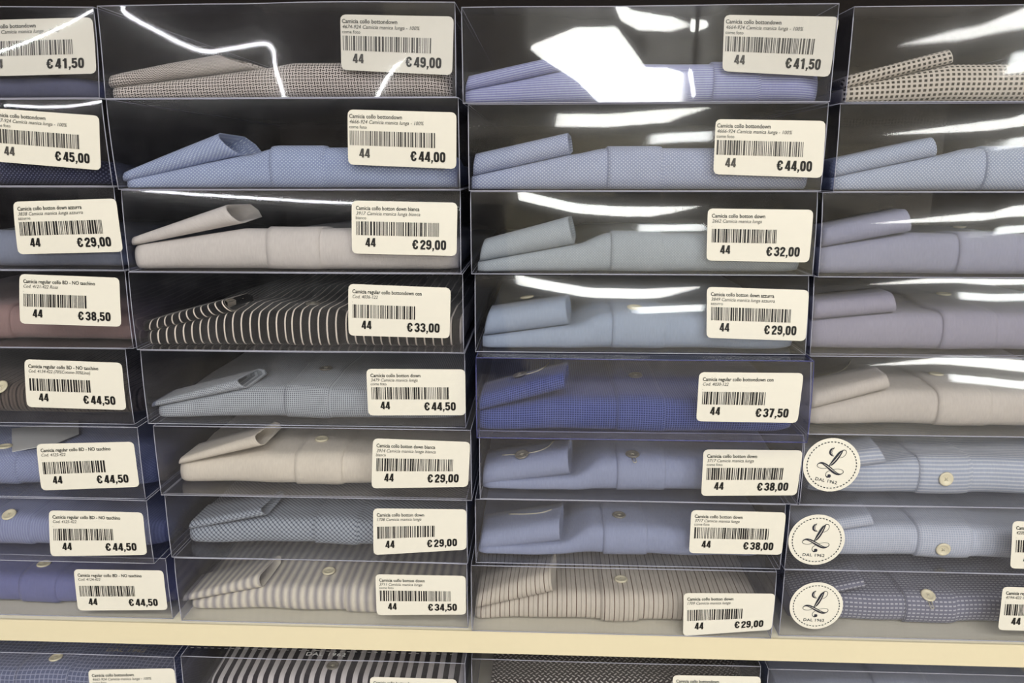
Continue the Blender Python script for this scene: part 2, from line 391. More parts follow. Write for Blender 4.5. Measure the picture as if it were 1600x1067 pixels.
FWD = {(3,5): 0.018, (3,8): 0.004, (1,7): 0.008, (1,6): 0.006, (2,6): 0.004, (1,8): -0.002, (4,5): 0.001}

# fabrics
A = M
DARK = {'hash': .9, 'white': .92, 'ivory': .95, 'navy_check': .95, 'black_stripe': 1, 'bold_stripe': .9, 'dark_oval': .9, 'tooth': .95, 'cream_stripe': .9, 'lilac': .66, 'lilac_warm': .68, 'taupe': .8, 'net': .72, 'oxford': .92, 'oxford_grey': .9, 'pale_oxford': .84, 'indigo': .9, 'blue_rib': .9, 'blue_weave': .9}
def grey(c, k, f=0.13):
    if not isinstance(c, tuple): return c
    y = 0.2126*c[0]+0.7152*c[1]+0.0722*c[2]; return tuple((x*(1-f)+y*f)*k for x in c[:3])+(1,)
def fab(key, kind, *a): M[key] = fabric('cloth_'+key, kind, *[grey(x, DARK.get(key, 0.84)) for x in a])
fab('hash', 'hash', lin(206, 196, 190), lin(46, 40, 40), 0.0023, 0.0023)
fab('oxford', 'dots', lin(142, 158, 200), lin(200, 210, 232), 0.0030, 0.0026, 0.40)
fab('oxford_grey', 'dots', lin(150, 162, 198), lin(206, 213, 230), 0.0030, 0.0026, 0.40)
fab('white', 'plain', lin(214, 207, 202))
fab('ivory', 'plain', lin(216, 206, 190))
fab('black_stripe', 'stripe', lin(22, 21, 24), lin(226, 214, 200), 0.0071, 0.002, 0.17)
fab('grey_check', 'grid', lin(104, 112, 128), lin(196, 202, 210), 0.0017, 0.0017, 0.36)
fab('tooth', 'tooth', lin(74, 84, 104), lin(172, 180, 192), 0.0021, 0.0021)
fab('cream_stripe', 'soft_stripe', lin(226, 218, 200), lin(164, 158, 160), 0.0078, 0.002)
fab('blue_pin', 'hstripe', lin(140, 146, 204), lin(186, 192, 228), 0.002, 0.0017, 0.42)
fab('seafoam', 'dots', lin(164, 175, 186), lin(192, 202, 210), 0.0022, 0.0022, 0.35)
fab('sky', 'plain', lin(158, 174, 200))
fab('navy_check', 'grid', lin(28, 42, 104), lin(92, 108, 166), 0.0019, 0.0019, 0.30)
fab('steel_blue', 'plain', lin(150, 160, 194))
fab('brown_stripe', 'two_stripe', lin(212, 202, 186), lin(108, 84, 70), 0.0042, 0.002, 0.2)
fab('net', 'grid', lin(66, 58, 54), lin(230, 220, 206), 0.0037, 0.0034, 0.46)
fab('pale_oxford', 'dots', lin(158, 172, 204), lin(214, 222, 236), 0.0026, 0.0026, 0.42)
fab('lilac', 'plain', lin(178, 181, 210))
fab('lilac_warm', 'plain', lin(178, 175, 200))
fab('taupe', 'plain', lin(214, 205, 198))
fab('ribbed_blue', 'hstripe', lin(168, 179, 204), lin(205, 211, 223), 0.002, 0.0034, 0.4)
fab('fine_check', 'grid', lin(174, 184, 210), lin(206, 212, 226), 0.0020, 0.0020, 0.3)
fab('grey_dash', 'dash', lin(120, 122, 144), lin(196, 196, 206), 0.0038, 0.0036)
fab('dusk', 'plain', lin(92, 95, 124))
fab('navy_dot', 'dots', lin(44, 46, 74), lin(108, 112, 146), 0.0032, 0.0032, 0.36)
fab('blue_grey', 'plain', lin(138, 146, 170))
fab('pink', 'plain', lin(158, 128, 126))
fab('brown_fine', 'two_stripe', lin(104, 92, 86), lin(52, 46, 46), 0.0034, 0.002, 0.45)
fab('blue_weave', 'dots', lin(128, 138, 180), lin(160, 170, 204), 0.0026, 0.0026, 0.4)
fab('blue_rib', 'soft_stripe', lin(128, 136, 178), lin(150, 158, 196), 0.0024, 0.002)
fab('indigo', 'plain', lin(112, 116, 166))
fab('bold_stripe', 'stripe', lin(28, 24, 40), lin(196, 190, 192), 0.0098, 0.002, 0.5)
fab('dark_oval', 'oval', lin(44, 38, 38), lin(186, 180, 176), 0.0052, 0.0030)
fab('grid_blue', 'grid', lin(96, 104, 140), lin(150, 156, 184), 0.0042, 0.0042, 0.2)

CB, BCON = 'Camicia collo bottondown', 'Camicia regular collo bottondown con'
CBD, BD = 'Camicia collo botton down', 'Camicia regular collo BD - NO taschino'
ML = ' Camicia manica lunga'
# label: corners TL TR BR BL (px), three lines, price, long barcode?, ink
LAB = {
 (1,1): ((-38,31),(135,24),(146,114),(-36,119), CB, '4664-924'+ML+' - 100%', 'come foto', '41,50', 1),
 (1,2): ((-12,169),(157,181),(159,266),(-8,252), CB, '4667-924'+ML+' - 100%', 'come foto', '45,00', 1),
 (1,3): ((22,315),(182,310),(194,393),(30,397), CBD+' azzurra', '3838'+ML+' azzurra', 'azzurro', '29,00', 1),
 (1,4): ((31,428),(186,434),(191,510),(33,505), BD, 'Cod. 4121-422 Rosa', '.', '38,50', 0),
 (1,5): ((38.5,561),(191,566.5),(199,640),(44,635), BD, 'Cod. 4134-422 (70%Cotone-30%Lino)', '.', '44,50', 0),
 (1,6): ((58,693),(209,690),(219,760),(66,765.5), BD, 'Cod. 4125-422', '.', '44,50', 0),
 (1,7): ((76,797.5),(224,800),(231,866),(80,868.5), BD, 'Cod. 4125-422', '.', '44,50', 0),
 (1,8): ((116,888.5),(256,890),(263,952),(123,953), BD, 'Cod. 4124-422', '.', '44,50', 0),
 (2,1): ((532,23),(708,24),(706,117),(533,109), CB, '4674-924'+ML+' - 100%', 'come foto', '49,00', 1),
 (2,2): ((545,171.5),(714,176),(713.5,264),(545,257), CB, '4666-924'+ML+' - 100%', 'come foto', '44,00', 1),
 (2,3): ((548,313.5),(714,317),(713.5,400),(550,396), CBD+' bianca', '3917'+ML+' bianca', 'bianco', '29,00', 1),
 (2,4): ((545,443),(704.5,449.5),(703,528),(545.5,523.5), BCON, 'Cod. 4036-122', '.', '33,00', 0),
 (2,5): ((572.5,576),(727,577),(728,648),(576,648.5), CBD, '3479'+ML, 'come foto', '44,50', 1),
 (2,6): ((583,684.5),(735,690),(731.5,760),(581,762), CBD+' bianca', '3914'+ML+' bianca', 'bianco', '29,00', 1),
 (2,7): ((583,794),(729,795.5),(729,858),(584,866.5), CBD, '1708'+ML, '.', '29,00', 0),
 (2,8): ((586.5,897),(728,898.5),(728.5,959),(589,960), CBD, '3711'+ML, 'come foto', '34,50', 1),
 (3,1): ((1132,23),(1312,26),(1297,120),(1129,111), CB, '4664-924'+ML+' - 100%', 'come foto', '41,50', 1),
 (3,2): ((1118,186),(1290,189),(1284,278),(1114,272), CB, '4666-924'+ML+' - 100%', 'come foto', '44,00', 1),
 (3,3): ((1107,326),(1273,328),(1264,410),(1103.5,407), CBD, '2662'+ML, '.', '32,00', 0),
 (3,4): ((1107,450),(1268,455),(1259,533),(1104,528), CBD+' azzurra', '3849'+ML+' azzurra', 'azzurro', '29,00', 1),
 (3,5): ((1092,581),(1256,583),(1245,660),(1087,657), BCON, 'Cod. 4030-122', '.', '37,50', 0),
 (3,6): ((1099,702),(1254,703),(1244,773),(1095,774), CBD, '3717'+ML, 'come foto', '38,00', 1),
 (3,7): ((1080,796.5),(1228,800),(1221,866),(1076,863), CBD, '3717'+ML, 'come foto', '38,00', 1),
 (3,8): ((1068,926),(1211,926.5),(1205,983),(1067,993), CBD, '1709'+ML, '.', '29,00', 0),
 (4,7): ((1582,814),(1733,818),(1728,892),(1577,887), BD, '4205-422'+ML, '.', '44,50', 1),
 (4,8): ((1566,916),(1713,920),(1706,988),(1558,983), BD, '4194-422'+ML, '.', '44,50', 1),
 (1,9): ((138,1046),(273,1043),(281,1104),(146,1107), CB, '4665-924'+ML+' - 100%', 'come foto', '41,50', 1),
 (2,9): ((578,1057),(714,1061),(715,1122),(580,1118), CB, '4672-924'+ML+' - 100%', 'come foto', '49,00', 1),
 (3,9): ((1051,1054),(1189,1057),(1185,1120),(1049,1117), CB, '4671-924'+ML+' - 100%', 'come foto', '49,00', 1),
}
for k, v in LAB.items():
    want(v[4], 'bold'); want(v[5], 'ital'); want(v[6], 'reg'); pass
want('DAL 1962', 'logo')
build_text()

# ------------------------------------------------------------------ how the soft front sheets bulge
def catmull(pts, n=8):
    P = [np.array(p, float) for p in pts]; P = [2*P[0]-P[1]]+P+[2*P[-1]-P[-2]]; out = []
    for i in range(1, len(P)-2):
        for j in range(n):
            t = j/n; a, b, c, d = P[i-1:i+3]
            out.append(0.5*((2*b)+(-a+c)*t+(2*a-5*b+4*c-d)*t*t+(-a+3*b-3*c+d)*t**3))
    out.append(P[-2]); return np.array(out)
def seg_dist(X, Z, poly, closed=False):
    d = np.full(X.shape, 1e9); n = len(poly); inside = np.zeros(X.shape, bool)
    for i in range(n if closed else n-1):
        a, b = poly[i], poly[(i+1) % n]; ab = b-a; L = (ab**2).sum()+1e-12
        t = np.clip(((X-a[0])*ab[0]+(Z-a[1])*ab[1])/L, 0, 1)
        d = np.minimum(d, np.hypot(X-a[0]-t*ab[0], Z-a[1]-t*ab[1]))
        if closed:
            c = (a[1] > Z) != (b[1] > Z)
            xi = a[0]+(Z-a[1])/(b[1]-a[1]+1e-12)*(b[0]-a[0]); inside ^= c & (X < xi)
    if closed: d[inside] = 0
    return d
# Each front sheet is bent by a field of lean angles, summed up the sheet. Where a lamp's streak is wanted the sheet is shaped for it: the lean follows
# that lamp's height along the streak path and changes away from it with stiffness k (1/m).
LA, LB, LL = (-6.15, 2.68), (-10.18, 2.32), (-5.9, CEIL-0.126)
STREAK = {  # key: (lamp, k, path px of the mirrored streak)
 (1,1): (LL, -3.6, [(150,-4),(137,8),(90,36),(40,60),(0,76),(-60,95)]),
 (1,2): (LL, 4.0, [(-60,166),(0,164.5),(60,167.5),(110,166),(163,157.5)]),
 (2,3): (LL, 4.0, [(195,294),(212,297),(300,304),(400,310),(480,315),(560,318),(719,327)]),
 (3,2): (LA, 3.9, [(735,196),(855,189),(950,190),(1050,182),(1150,178),(1300,176)]),
 (3,3): (LA, 5.2, [(735,303),(800,304),(835,312),(900,327),(970,332),(1050,332),(1160,330),(1290,332)]),
 (3,4): (LA, 5.2, [(735,432),(790,436),(850,448),(920,460),(1005,462),(1100,458),(1280,456)]),
 (4,1): (LA, 1.9, [(1330,60),(1515,44),(1560,34),(1600,27),(1700,20)]),
 (4,2): (LA, 3.9, [(1310,205),(1515,197),(1560,194),(1600,188),(1700,184)]),
 (4,3): (LA, 4.8, [(1290,345),(1540,338),(1570,333),(1600,331),(1700,328)]),
 (4,4): (LA, 4.8, [(1275,441),(1500,436),(1560,440),(1600,439),(1700,437)]),
 (4,5): (LA, 4.6, [(1270,570),(1480,565),(1560,572),(1600,577),(1700,580)])}
BULGE = {(1,3): (0.5, 2), (1,4): (0.5, 2), (2,2): (-2.0, 2.0), (2,4): (0.5, 2.5), (3,5): (1, 3), (4,6): (2, 3)}
class Front:
    def __init__(s, key, cx, cz, y, hw, hh):
        s.key, s.cx, s.cz, s.y, s.hw, s.hh = key, cx, cz, y, hw, hh
        s.ph = (key[0]*2.3+key[1]*1.7)
        P = lambda pts: np.array([[on_y(px, py, y)[0], on_y(px, py, y)[2]] for px, py in pts])
        nx, nz = (260, 90)
        s.gx = np.linspace(cx-hw+0.0004, cx+hw-0.0004, nx); s.gz = np.linspace(cz-hh+0.0004, cz+hh-0.0004, nz)
        X, Z = np.meshgrid(s.gx, s.gz, indexing='ij')
        need = lambda lamp: 0.5*(np.arctan2(lamp[1]-Z, y-lamp[0])-np.arctan2(Z-ZC, y-CAM[1]))
        if key == (2,1):
            c1 = catmull(P([(168,-40),(184,0),(190,20),(240,48),(290,72),(325,80),(350,76),(385,71),(408,71),(422,80),(427,105),(440,140),(455,185)]))
            c2 = catmull(P([(738,-30),(722,2),(700,24),(650,70),(615,105),(592,145),(575,190)]))
            A = np.vstack([c1, [[c1[-1][0], cz-0.2], [cx-0.4, cz-0.2], [cx-0.4, c1[0][1]]]])
            B = np.vstack([c2, [[c2[-1][0], cz-0.2], [cx+0.4, cz-0.2], [cx+0.4, c2[0][1]]]])
            d1 = seg_dist(X, Z, c1); d2 = seg_dist(X, Z, c2)
            i1 = seg_dist(X, Z, A, True) == 0; i2 = seg_dist(X, Z, B, True) == 0
            phi = np.minimum(np.where(i1, -d1, d1), np.where(i2, -d2, d2))
            tilt = need(LL)-0.05*np.tanh(2.7*phi/0.05)
        elif key == (3,1):
            p1 = P([(836,76),(900,50),(960,48),(985,82),(1005,112),(1076,114),(1084,175),(960,175),(905,120)])
            p2 = P([(968,8),(985,22),(1040,32),(1100,38),(1088,43),(1000,40),(975,26)])
            d = np.minimum(seg_dist(X, Z, p1, True), seg_dist(X, Z, p2, True))
            tilt = need(LA)-0.031*np.tanh(5.0*d/0.031)
        elif key in STREAK:
            lamp, k, path = STREAK[key]; path = P(sorted(path))
            zp = np.interp(X, path[:, 0], path[:, 1])
            sm = np.ones(15)/15
            zp = np.apply_along_axis(lambda r: np.convolve(np.pad(r, 7, 'edge'), sm, 'valid'), 0, zp)
            tilt = need(lamp)+0.16*np.tanh(k*(Z-zp)/0.16)
        else:
            a, k = BULGE.get(key, (0.5, 2.0)); tilt = math.radians(a)+k*(Z-cz)
            ph = s.ph
            tilt = tilt+0.022*np.sin(X*23+ph)*np.sin(Z*60+1.7*ph)
        dz = s.gz[1]-s.gz[0]; T = np.tan(tilt)
        o = -np.concatenate([np.zeros((nx, 1)), np.cumsum(0.5*(T[:, 1:]+T[:, :-1]), 1)*dz], 1)
        if key == (3,1): o = o+0.10*(X-cx+0.025)**2*np.exp(-((X-cx+0.025)/0.08)**2)
        s.o = o
    def out(s, X, Z):               # X, Z in world; distance the sheet stands out towards the aisle
        X = np.asarray(X, float); Z = np.asarray(Z, float)
        fx = np.clip((X-s.gx[0])/(s.gx[1]-s.gx[0]), 0, len(s.gx)-1.001); fz = np.clip((Z-s.gz[0])/(s.gz[1]-s.gz[0]), 0, len(s.gz)-1.001)
        i = fx.astype(int); j = fz.astype(int); u = fx-i; v = fz-j; o = s.o
        return o[i, j]*(1-u)*(1-v)+o[i+1, j]*u*(1-v)+o[i, j+1]*(1-u)*v+o[i+1, j+1]*u*v

# ------------------------------------------------------------------ a clear shirt box
def label_part(box, key, fr, org):
    TL, TR, BR, BL = LAB[key][:4]; l1, l2, l3, price, long_ = LAB[key][4:]
    inside = key in ((1,1), (2,1), (3,1))
    q = [on_y(p[0], p[1], fr.y) for p in (TL, TR, BR, BL)]
    q = [np.array([p[0], p[2]]) for p in q]
    def warp(uv, lift):
        u, v = uv[:, 0:1], uv[:, 1:2]
        P = q[0]*(1-u)*(1-v)+q[1]*u*(1-v)+q[2]*u*v+q[3]*(1-u)*v
        y = fr.y-fr.out(P[:, 0], P[:, 1])-(lift if not inside else lift-0.0011)
        return np.stack([P[:, 0]-org[0], y-org[1], P[:, 1]-org[2]], 1)
    nv, nu = 14, 18; r = 0.045; vs = []
    for j in range(nv):
        v = j/(nv-1); v = v if True else v
        # finer rows near the rounded corners
        v = 0.5-0.5*math.cos(math.pi*v)
        dv = max(0, 2*r-min(v, 1-v)); ins = r*(1-math.sqrt(max(0, 1-(dv/(2*r))**2)))
        for i in range(nu): vs.append((ins+(1-2*ins)*i/(nu-1), v))
    vs = np.array(vs); fs = [(j*nu+i, (j+1)*nu+i, (j+1)*nu+i+1, j*nu+i+1) for j in range(nv-1) for i in range(nu-1)]
    lab = mesh_obj('price_label', warp(vs, 0.0005), fs, M['paper'], box, True)
    lab['label'] = 'white price label, size 44'+(', € '+price if key[0] < 4 and key[1] < 9 else '')
    aspect = 2.02
    def text(name, s, st, u0, vb, hgt, mat, width=None):
        v, f, wd = heavy(s) if st == 'impact' else TXT[(s, st)]; sc = hgt/0.70; k = sc/aspect
        if width: k = width/wd
        uv = np.stack([u0+v[:, 0]*k, vb-v[:, 1]*sc], 1)
        return mesh_obj(name, warp(uv, 0.0008), [t for t in f], mat, lab)
    fade = key[1] <= 2 and key[0] != 9
    d0 = 0.0 if key[1] <= 2 else 0.02
    top = key[1] <= 2
    x0 = 0.015 if top else 0.04
    text('heading', l1, 'bold', x0, 0.150+d0, 0.072, M['ink_grey'] if top else M['ink'], 0.0145*len(l1)*(1.4 if len(l1) < 30 else 1.3))
    text('description', l2, 'ital', x0+0.003, 0.245+d0, 0.066, M['ink_grey'], 0.0190*len(l2))
    text('description', l3, 'reg', x0, 0.335+d0*0.5, 0.060, M['ink_grey'])
    # bar code, cut into bars
    rnd = random.Random(key[0]*100+key[1]); mb = MB(); u = x0+0.005; ue = x0+(0.80 if long_ else 0.63)
    va, vb = (0.375, 0.640) if top else (0.385, 0.645)
    pts = []; fsb = []
    while u < ue-0.006:
        bw = rnd.choice((0.0056, 0.0056, 0.0115, 0.0056, 0.0170)); b0 = len(pts)
        for j in range(4):
            vv = va+(vb-va)*j/3; pts += [(u, vv), (u+bw, vv)]
        fsb += [(b0+2*j, b0+2*j+2, b0+2*j+3, b0+2*j+1) for j in range(3)]
        u += bw+rnd.choice((0.0066, 0.0075, 0.0135, 0.011))
    mesh_obj('barcode', warp(np.array(pts), 0.0008), fsb, M['ink'] if not top else M['ink_grey'], lab)
    text('size_number', '44', 'impact', 0.105 if top else 0.13, 0.860, 0.165, M['ink_grey'] if top else M['ink'], 0.098)
    text('price', '€ '+price, 'impact', 0.575, 0.890, 0.180, M['ink'], 0.325)
    return lab

def sticker_part(box, fr, org, c, left, tilt):
    P0 = on_y(c[0], c[1], fr.y); R = abs(on_y(left, c[1], fr.y)[0]-P0[0]); ca, sa = math.cos(tilt), math.sin(tilt)
    def place(uv, lift):
        uv = np.asarray(uv, float); x = P0[0]+R*(uv[:, 0]*ca-uv[:, 1]*sa); z = P0[2]+R*(uv[:, 0]*sa+uv[:, 1]*ca)
        return np.stack([x-org[0], fr.y-fr.out(x, z)-lift-org[1], z-org[2]], 1)
    vs = [(0, 0)]; fs = []; n = 48; rings = (0.25, 0.5, 0.75, 0.9, 1.0)
    for r in rings: vs += [(r*math.cos(2*math.pi*k/n), r*math.sin(2*math.pi*k/n)) for k in range(n)]
    for k in range(n):
        fs.append((0, 1+k, 1+(k+1) % n))
        for i in range(len(rings)-1):
            a = 1+i*n; b = a+n; fs.append((a+k, b+k, b+(k+1) % n, a+(k+1) % n))
    st = mesh_obj('round_sticker', place(vs, 0.0006), fs, M['sticker'], box, True); st['label'] = 'round white sticker with a curly L and DAL 1962'
    # dashed ring
    v = []; f = []; nd = 46
    for k in range(nd):
        t0 = 2*math.pi*k/nd; b = len(v)
        for j in range(4):
            t = t0+(2*math.pi/nd)*0.56*j/3
            v += [(0.845*math.cos(t), 0.845*math.sin(t)), (0.878*math.cos(t), 0.878*math.sin(t))]
        f += [(b+2*j, b+2*j+1, b+2*j+3, b+2*j+2) for j in range(3)]
    mesh_obj('dashed_ring', place(v, 0.0009), f, M['navy_ink'], st)
    # curly L, drawn with strokes of changing width (drawn from the tilted first sticker, so turned upright first)
    T0 = math.radians(-11.0)
    def cv(x, y):
        u, w_ = (x-632)/475.0, -(y-500)/437.0
        return np.array([u*math.cos(-T0)-w_*math.sin(-T0), u*math.sin(-T0)+w_*math.cos(-T0)])
    V = []; Fc = []; V2 = []; F2 = []
    def stroke(pts, V, Fc):
        c3 = catmull([tuple(cv(x, y))+(wd/475.0/2*(1.22 if wd > 9 else 1.1),) for x, y, wd in pts], 7); b = len(V)
        for i, p in enumerate(c3):
            a = c3[max(i-1, 0)][:2]; e = c3[min(i+1, len(c3)-1)][:2]; d = e-a; d /= np.linalg.norm(d)+1e-9
            nrm = np.array([-d[1], d[0]])*max(p[2], 0.004); V += [tuple(p[:2]+nrm), tuple(p[:2]-nrm)]
        Fc += [(b+2*i, b+2*i+1, b+2*i+3, b+2*i+2) for i in range(len(c3)-1)]
    stroke([(800,256,12),(760,295,48),(715,360,60),(670,425,58),(630,475,44),(588,508,10)], V, Fc)
    stroke([(772,272,12),(815,248,10),(852,262,8),(858,300,6),(830,345,6),(790,368,6),(752,374,6)], V, Fc)
    stroke([(660,214,6),(615,245,34),(598,290,40),(615,325,32),(655,352,5)], V, Fc)
    stroke([(550,548,6),(480,552,6),(415,535,7),(392,503,8),(415,472,12),(465,463,26),(530,492,40),(600,545,46),(670,602,44),(735,638,34),(790,642,14),(832,615,8),(822,580,7),(765,558,6),(690,562,6),(620,580,6),(560,612,7),(545,655,8),(565,690,14),(592,690,26)], V, Fc)
    stroke([(628,655,6),(616,664,40),(600,676,52),(584,685,30)], V, Fc)
    mesh_obj('letter_logo', place(V, 0.0009), Fc, M['navy_ink'], st)
    stroke([(772,285,3),(690,400,9),(600,500,3)], V2, F2); stroke([(500,476,3),(600,540,8),(720,626,3)], V2, F2)
    stroke([(635,225,3),(607,285,7),(632,338,3)], V2, F2)
    mesh_obj('inline_stroke', place(V2, 0.0011), F2, M['sticker'], st)
    tv, tf, tw = TXT[('DAL 1962', 'logo')]; k = 0.78/tw
    mesh_obj('motto', place(np.stack([tv[:, 0]*k-0.42, tv[:, 1]*0.165-0.655], 1), 0.0009), tf, M['navy_ink'], st)

def make_box(key, x0, x1, y, z0, z1, depth, blue=False):
    org = np.array([(x0+x1)/2, y, z0]); fr = Front(key, (x0+x1)/2, (z0+z1)/2, y, (x1-x0)/2, (z1-z0)/2)
    box = empty('shirt_box', tuple(org))
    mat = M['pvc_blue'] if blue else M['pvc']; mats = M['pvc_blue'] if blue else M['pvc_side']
    g = 0.0004; a0, a1, b0, b1 = x0+g, x1-g, z0+g, z1-g
    fine = key in STREAK or key in ((2,1), (3,1)); gx, gz = (fr.gx, fr.gz) if fine else (np.linspace(a0, a1, 50), np.linspace(b0, b1, 18))
    nx, nz = len(gx), len(gz); X, Z = np.meshgrid(gx, gz, indexing='ij')
    O = fr.o if fine else fr.out(X, Z)
    if blue: mat = M['pvc_blue']
    V = np.stack([X-org[0], -O, Z-org[2]], 2).reshape(-1, 3)
    mesh_obj('front_panel', V, grid_faces(nx, nz), mat, box, True)
    W = lambda x, yy, z: (x-org[0], yy-org[1], z-org[2])
    yb = y+depth
    def rim(xs, zs): return [W(xx, y-float(fr.out(np.array([xx]), np.array([zz]))[0]), zz) for xx, zz in zip(xs, zs)]
    for nm, zz in (('lid', b1), ('base', b0)):
        fx = np.linspace(a0, a1, 24); v = rim(fx, [zz]*24)+[W(xx, yb, zz) for xx in fx]
        mesh_obj(nm, v, [(i, i+1, 25+i, 24+i) for i in range(23)], mat, box, True)
    for xx in (a0, a1):
        fz = np.linspace(b0, b1, 10); v = rim([xx]*10, fz)+[W(xx, yb, zz) for zz in fz]
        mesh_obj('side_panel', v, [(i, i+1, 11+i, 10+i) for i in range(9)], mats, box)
    mesh_obj('back_panel', [W(a0, yb, b0), W(a1, yb, b0), W(a1, yb, b1), W(a0, yb, b1)], [(0, 1, 2, 3)], mat, box)
    # creased edges of the folded sheet
    mb = MB(); r = 0.00036
    loop = rim(np.linspace(a0, a1, 20), [b0]*20)+rim([a1]*8, np.linspace(b0, b1, 9)[1:])+rim(np.linspace(a1, a0, 20)[1:], [b1]*19)+rim([a0]*7, np.linspace(b1, b0, 9)[1:-1])
    mb.tube(loop, r, 6, True)
    for xx in (a0, a1):
        for zz in (b0, b1): mb.tube([rim([xx], [zz])[0], W(xx, yb, zz)], r*0.55, 5)
    mb.obj('edge_frame', M['edge_blue'] if blue else M['edge'], box, True)
    return box, fr, org

# ------------------------------------------------------------------ a folded shirt
BUTTONS = []
def shirt(key, x0, x1, y, zf, depth, ys, T, fabm, cuff, placket, sag=0.0, wob=1.7, t_left=None, t_right=None, cuffmat=None, top_rise=-0.013):
    """x0..x1 width, zf floor, ys front of the cloth; cuff = (L0, L1, U0, U1) px or None; placket = (px0, px1) or None"""
    m = M[fabm]; org = np.array([(x0+x1)/2, ys, zf])
    t = empty('folded_shirt', tuple(org)); ph = key[0]*1.9+key[1]*2.7
    if cuff:
        L0, L1, U0, U1 = [on_y(p[0], p[1], ys) for p in cuff]
        xl = L0[0]-0.001; tl = max(L0[2]-zf, 0.006); xm, tm = L1[0], L1[2]-zf
        xl = max(xl, x0)
    else: xl = x0+0.004; tl = t_left or T*0.8; xm, tm = x0+0.05, T
    yb = y+depth-0.006; nx = 72; nf = 11
    def thick(x):
        if x < xm: b = tl+(min(tm, T)-tl)*max(0, (x-xl))/(xm-xl+1e-6)
        else:
            s = min(1, (x-xm)/0.03); b = min(tm, T)+(T-min(tm, T))*s*s*(3-2*s)
        e = max(0, 1-(x1-x)/0.05); b *= 1-(0.25 if t_right is None else t_right)*e*e
        return b
    def prof(x, off=0.0):
        Tx = thick(x); P = []
        # rounded left and right ends of the fold
        el = max(0, 1-(x-xl)/0.008); er = max(0, 1-(x1-x)/0.02)
        yf = ys+0.004*el*el+0.010*er*er
        yf += wob*(0.0006*math.sin(x*41+ph)+0.0004*math.sin(x*97+2*ph))
        dep = min(0.013, Tx*0.48)
        lift = sag*(0.5+0.5*math.sin(x*26+ph))
        P.append((yf+0.03, 0.0006+lift*0.3))
        for i in range(nf):
            a = -math.pi/2+math.pi*i/(nf-1); c, s_ = math.cos(a), math.sin(a)
            cy = dep*(1-abs(c)**0.75); cz = Tx/2+Tx/2*math.copysign(abs(s_)**0.85, s_)
            P.append((yf+cy-off*c, max(cz+off*s_, 0.0006)+lift*(1-i/(nf-1))))
        w_ = wob*0.0010
        for dy, dz in ((0.022, 0.22), (0.038, 0.42), (0.062, 0.64), (0.10, 0.82), (0.16, 0.95), (0.24, 1.0)):
            if yf+dy < yb: P.append((yf+dep+dy, Tx+off+top_rise*dz*min(1, Tx/0.02)+w_*math.sin(x*33+dy*60+ph)))
        P.append((yb, max(Tx*0.8-0.012, 0.004))); P.append((yb+0.001, 0.0008))
        return P
    xs = np.concatenate([xl+0.010*np.linspace(0, 1, 7)**1.5, np.linspace(xl+0.010, x1-0.02, nx)[1:-1], x1-0.02+0.02*np.linspace(0, 1, 7)])
    V = []; UV = []; npf = None
    for x in xs:
        P = prof(x); npf = len(P); s = 0
        for j, (yy, zz) in enumerate(P):
            if j: s += math.hypot(yy-P[j-1][0], zz-P[j-1][1])
            V.append((x-org[0], yy-org[1], zz)); UV.append((x, s))
    Fc = [(i*npf+j, (i+1)*npf+j, (i+1)*npf+j+1, i*npf+j+1) for i in range(len(xs)-1) for j in range(npf-1)]
    Fc.append(tuple(range(npf))); Fc.append(tuple(range((len(xs)-1)*npf, len(xs)*npf))[::-1])
    body = mesh_obj('shirt_front', V, Fc, m, t, True, UV)
    bvh = BVHTree.FromPolygons([Vector((v[0]+org[0], v[1]+org[1], v[2]+org[2])) for v in V], Fc)
    if placket:
        pa = on_y(placket[0], placket[2], ys)[0]; pb_ = on_y(placket[1], placket[2], ys)[0]
        pb_ = min(pb_, x1-0.004)
        cols = [(pa, 0.0), (pa+0.0002, 0.0016)]+[(pa+(pb_-pa)*i/10, 0.0016 if i < 10 else 0.0012) for i in range(1, 10)]+[(pb_-0.0004, 0.0011), (pb_, 0.0)]
        V2 = []; U2 = []; n2 = None
        for x, of in cols:
            P = prof(min(max(x, xl+0.001), x1-0.001), of)[1:-2]; n2 = len(P); s = 0
            for j, (yy, zz) in enumerate(P):
                if j: s += math.hypot(yy-P[j-1][0], zz-P[j-1][1])
                V2.append((x-org[0], yy-org[1], zz+ (0 if j else 0))); U2.append((x+0.0007, s+0.001))
        F2 = [(i*n2+j, (i+1)*n2+j, (i+1)*n2+j+1, i*n2+j+1) for i in range(len(cols)-1) for j in range(n2-1)]
        mesh_obj('placket', V2, F2, m, t, True, U2)
    if cuff:
        V3 = []; U3 = []; ns = 22; nh = 7; nloop = None
        wdt = 0.034
        def loop(sv, shrink=0.0, cut=0.0):
            L = L0+(L1-L0)*sv; Uu = U0+(U1-U0)*sv; P = []
            h = np.linalg.norm(Uu-L); r = max(h/2-shrink, 0.0008); mid = (L+Uu)/2; ax = (Uu-L)/(h+1e-9)
            yf = ys+0.0005+(0.5*h if True else 0)
            bend = 0.0
            pts = []
            for i in range(nh):
                a = -math.pi/2+math.pi*i/(nh-1); pts.append((yf-math.cos(a)*(min(0.5*h, 0.012)-shrink), r*math.sin(a)))
            for q_ in (0.3, 0.6, 1.0): pts.append((yf+q_*wdt, r*(1-0.25*q_)))
            pts.append((yf+wdt+0.004, 0)); 
            for q_ in (1.0, 0.6, 0.3): pts.append((yf+q_*wdt, -r*(1-0.25*q_)))
            for (yy, rr) in pts:
                p = mid+ax*rr; rise = 0.02*max(0, yy-ys-0.006)*min(1, 0.35+sv)
                P.append((p[0]+cut*(yy-ys), yy, p[2]+rise))
            return P
        sv = list(np.linspace(0, 1, ns)); loops = []
        P0 = loop(0.0); c = np.mean(P0, axis=0)
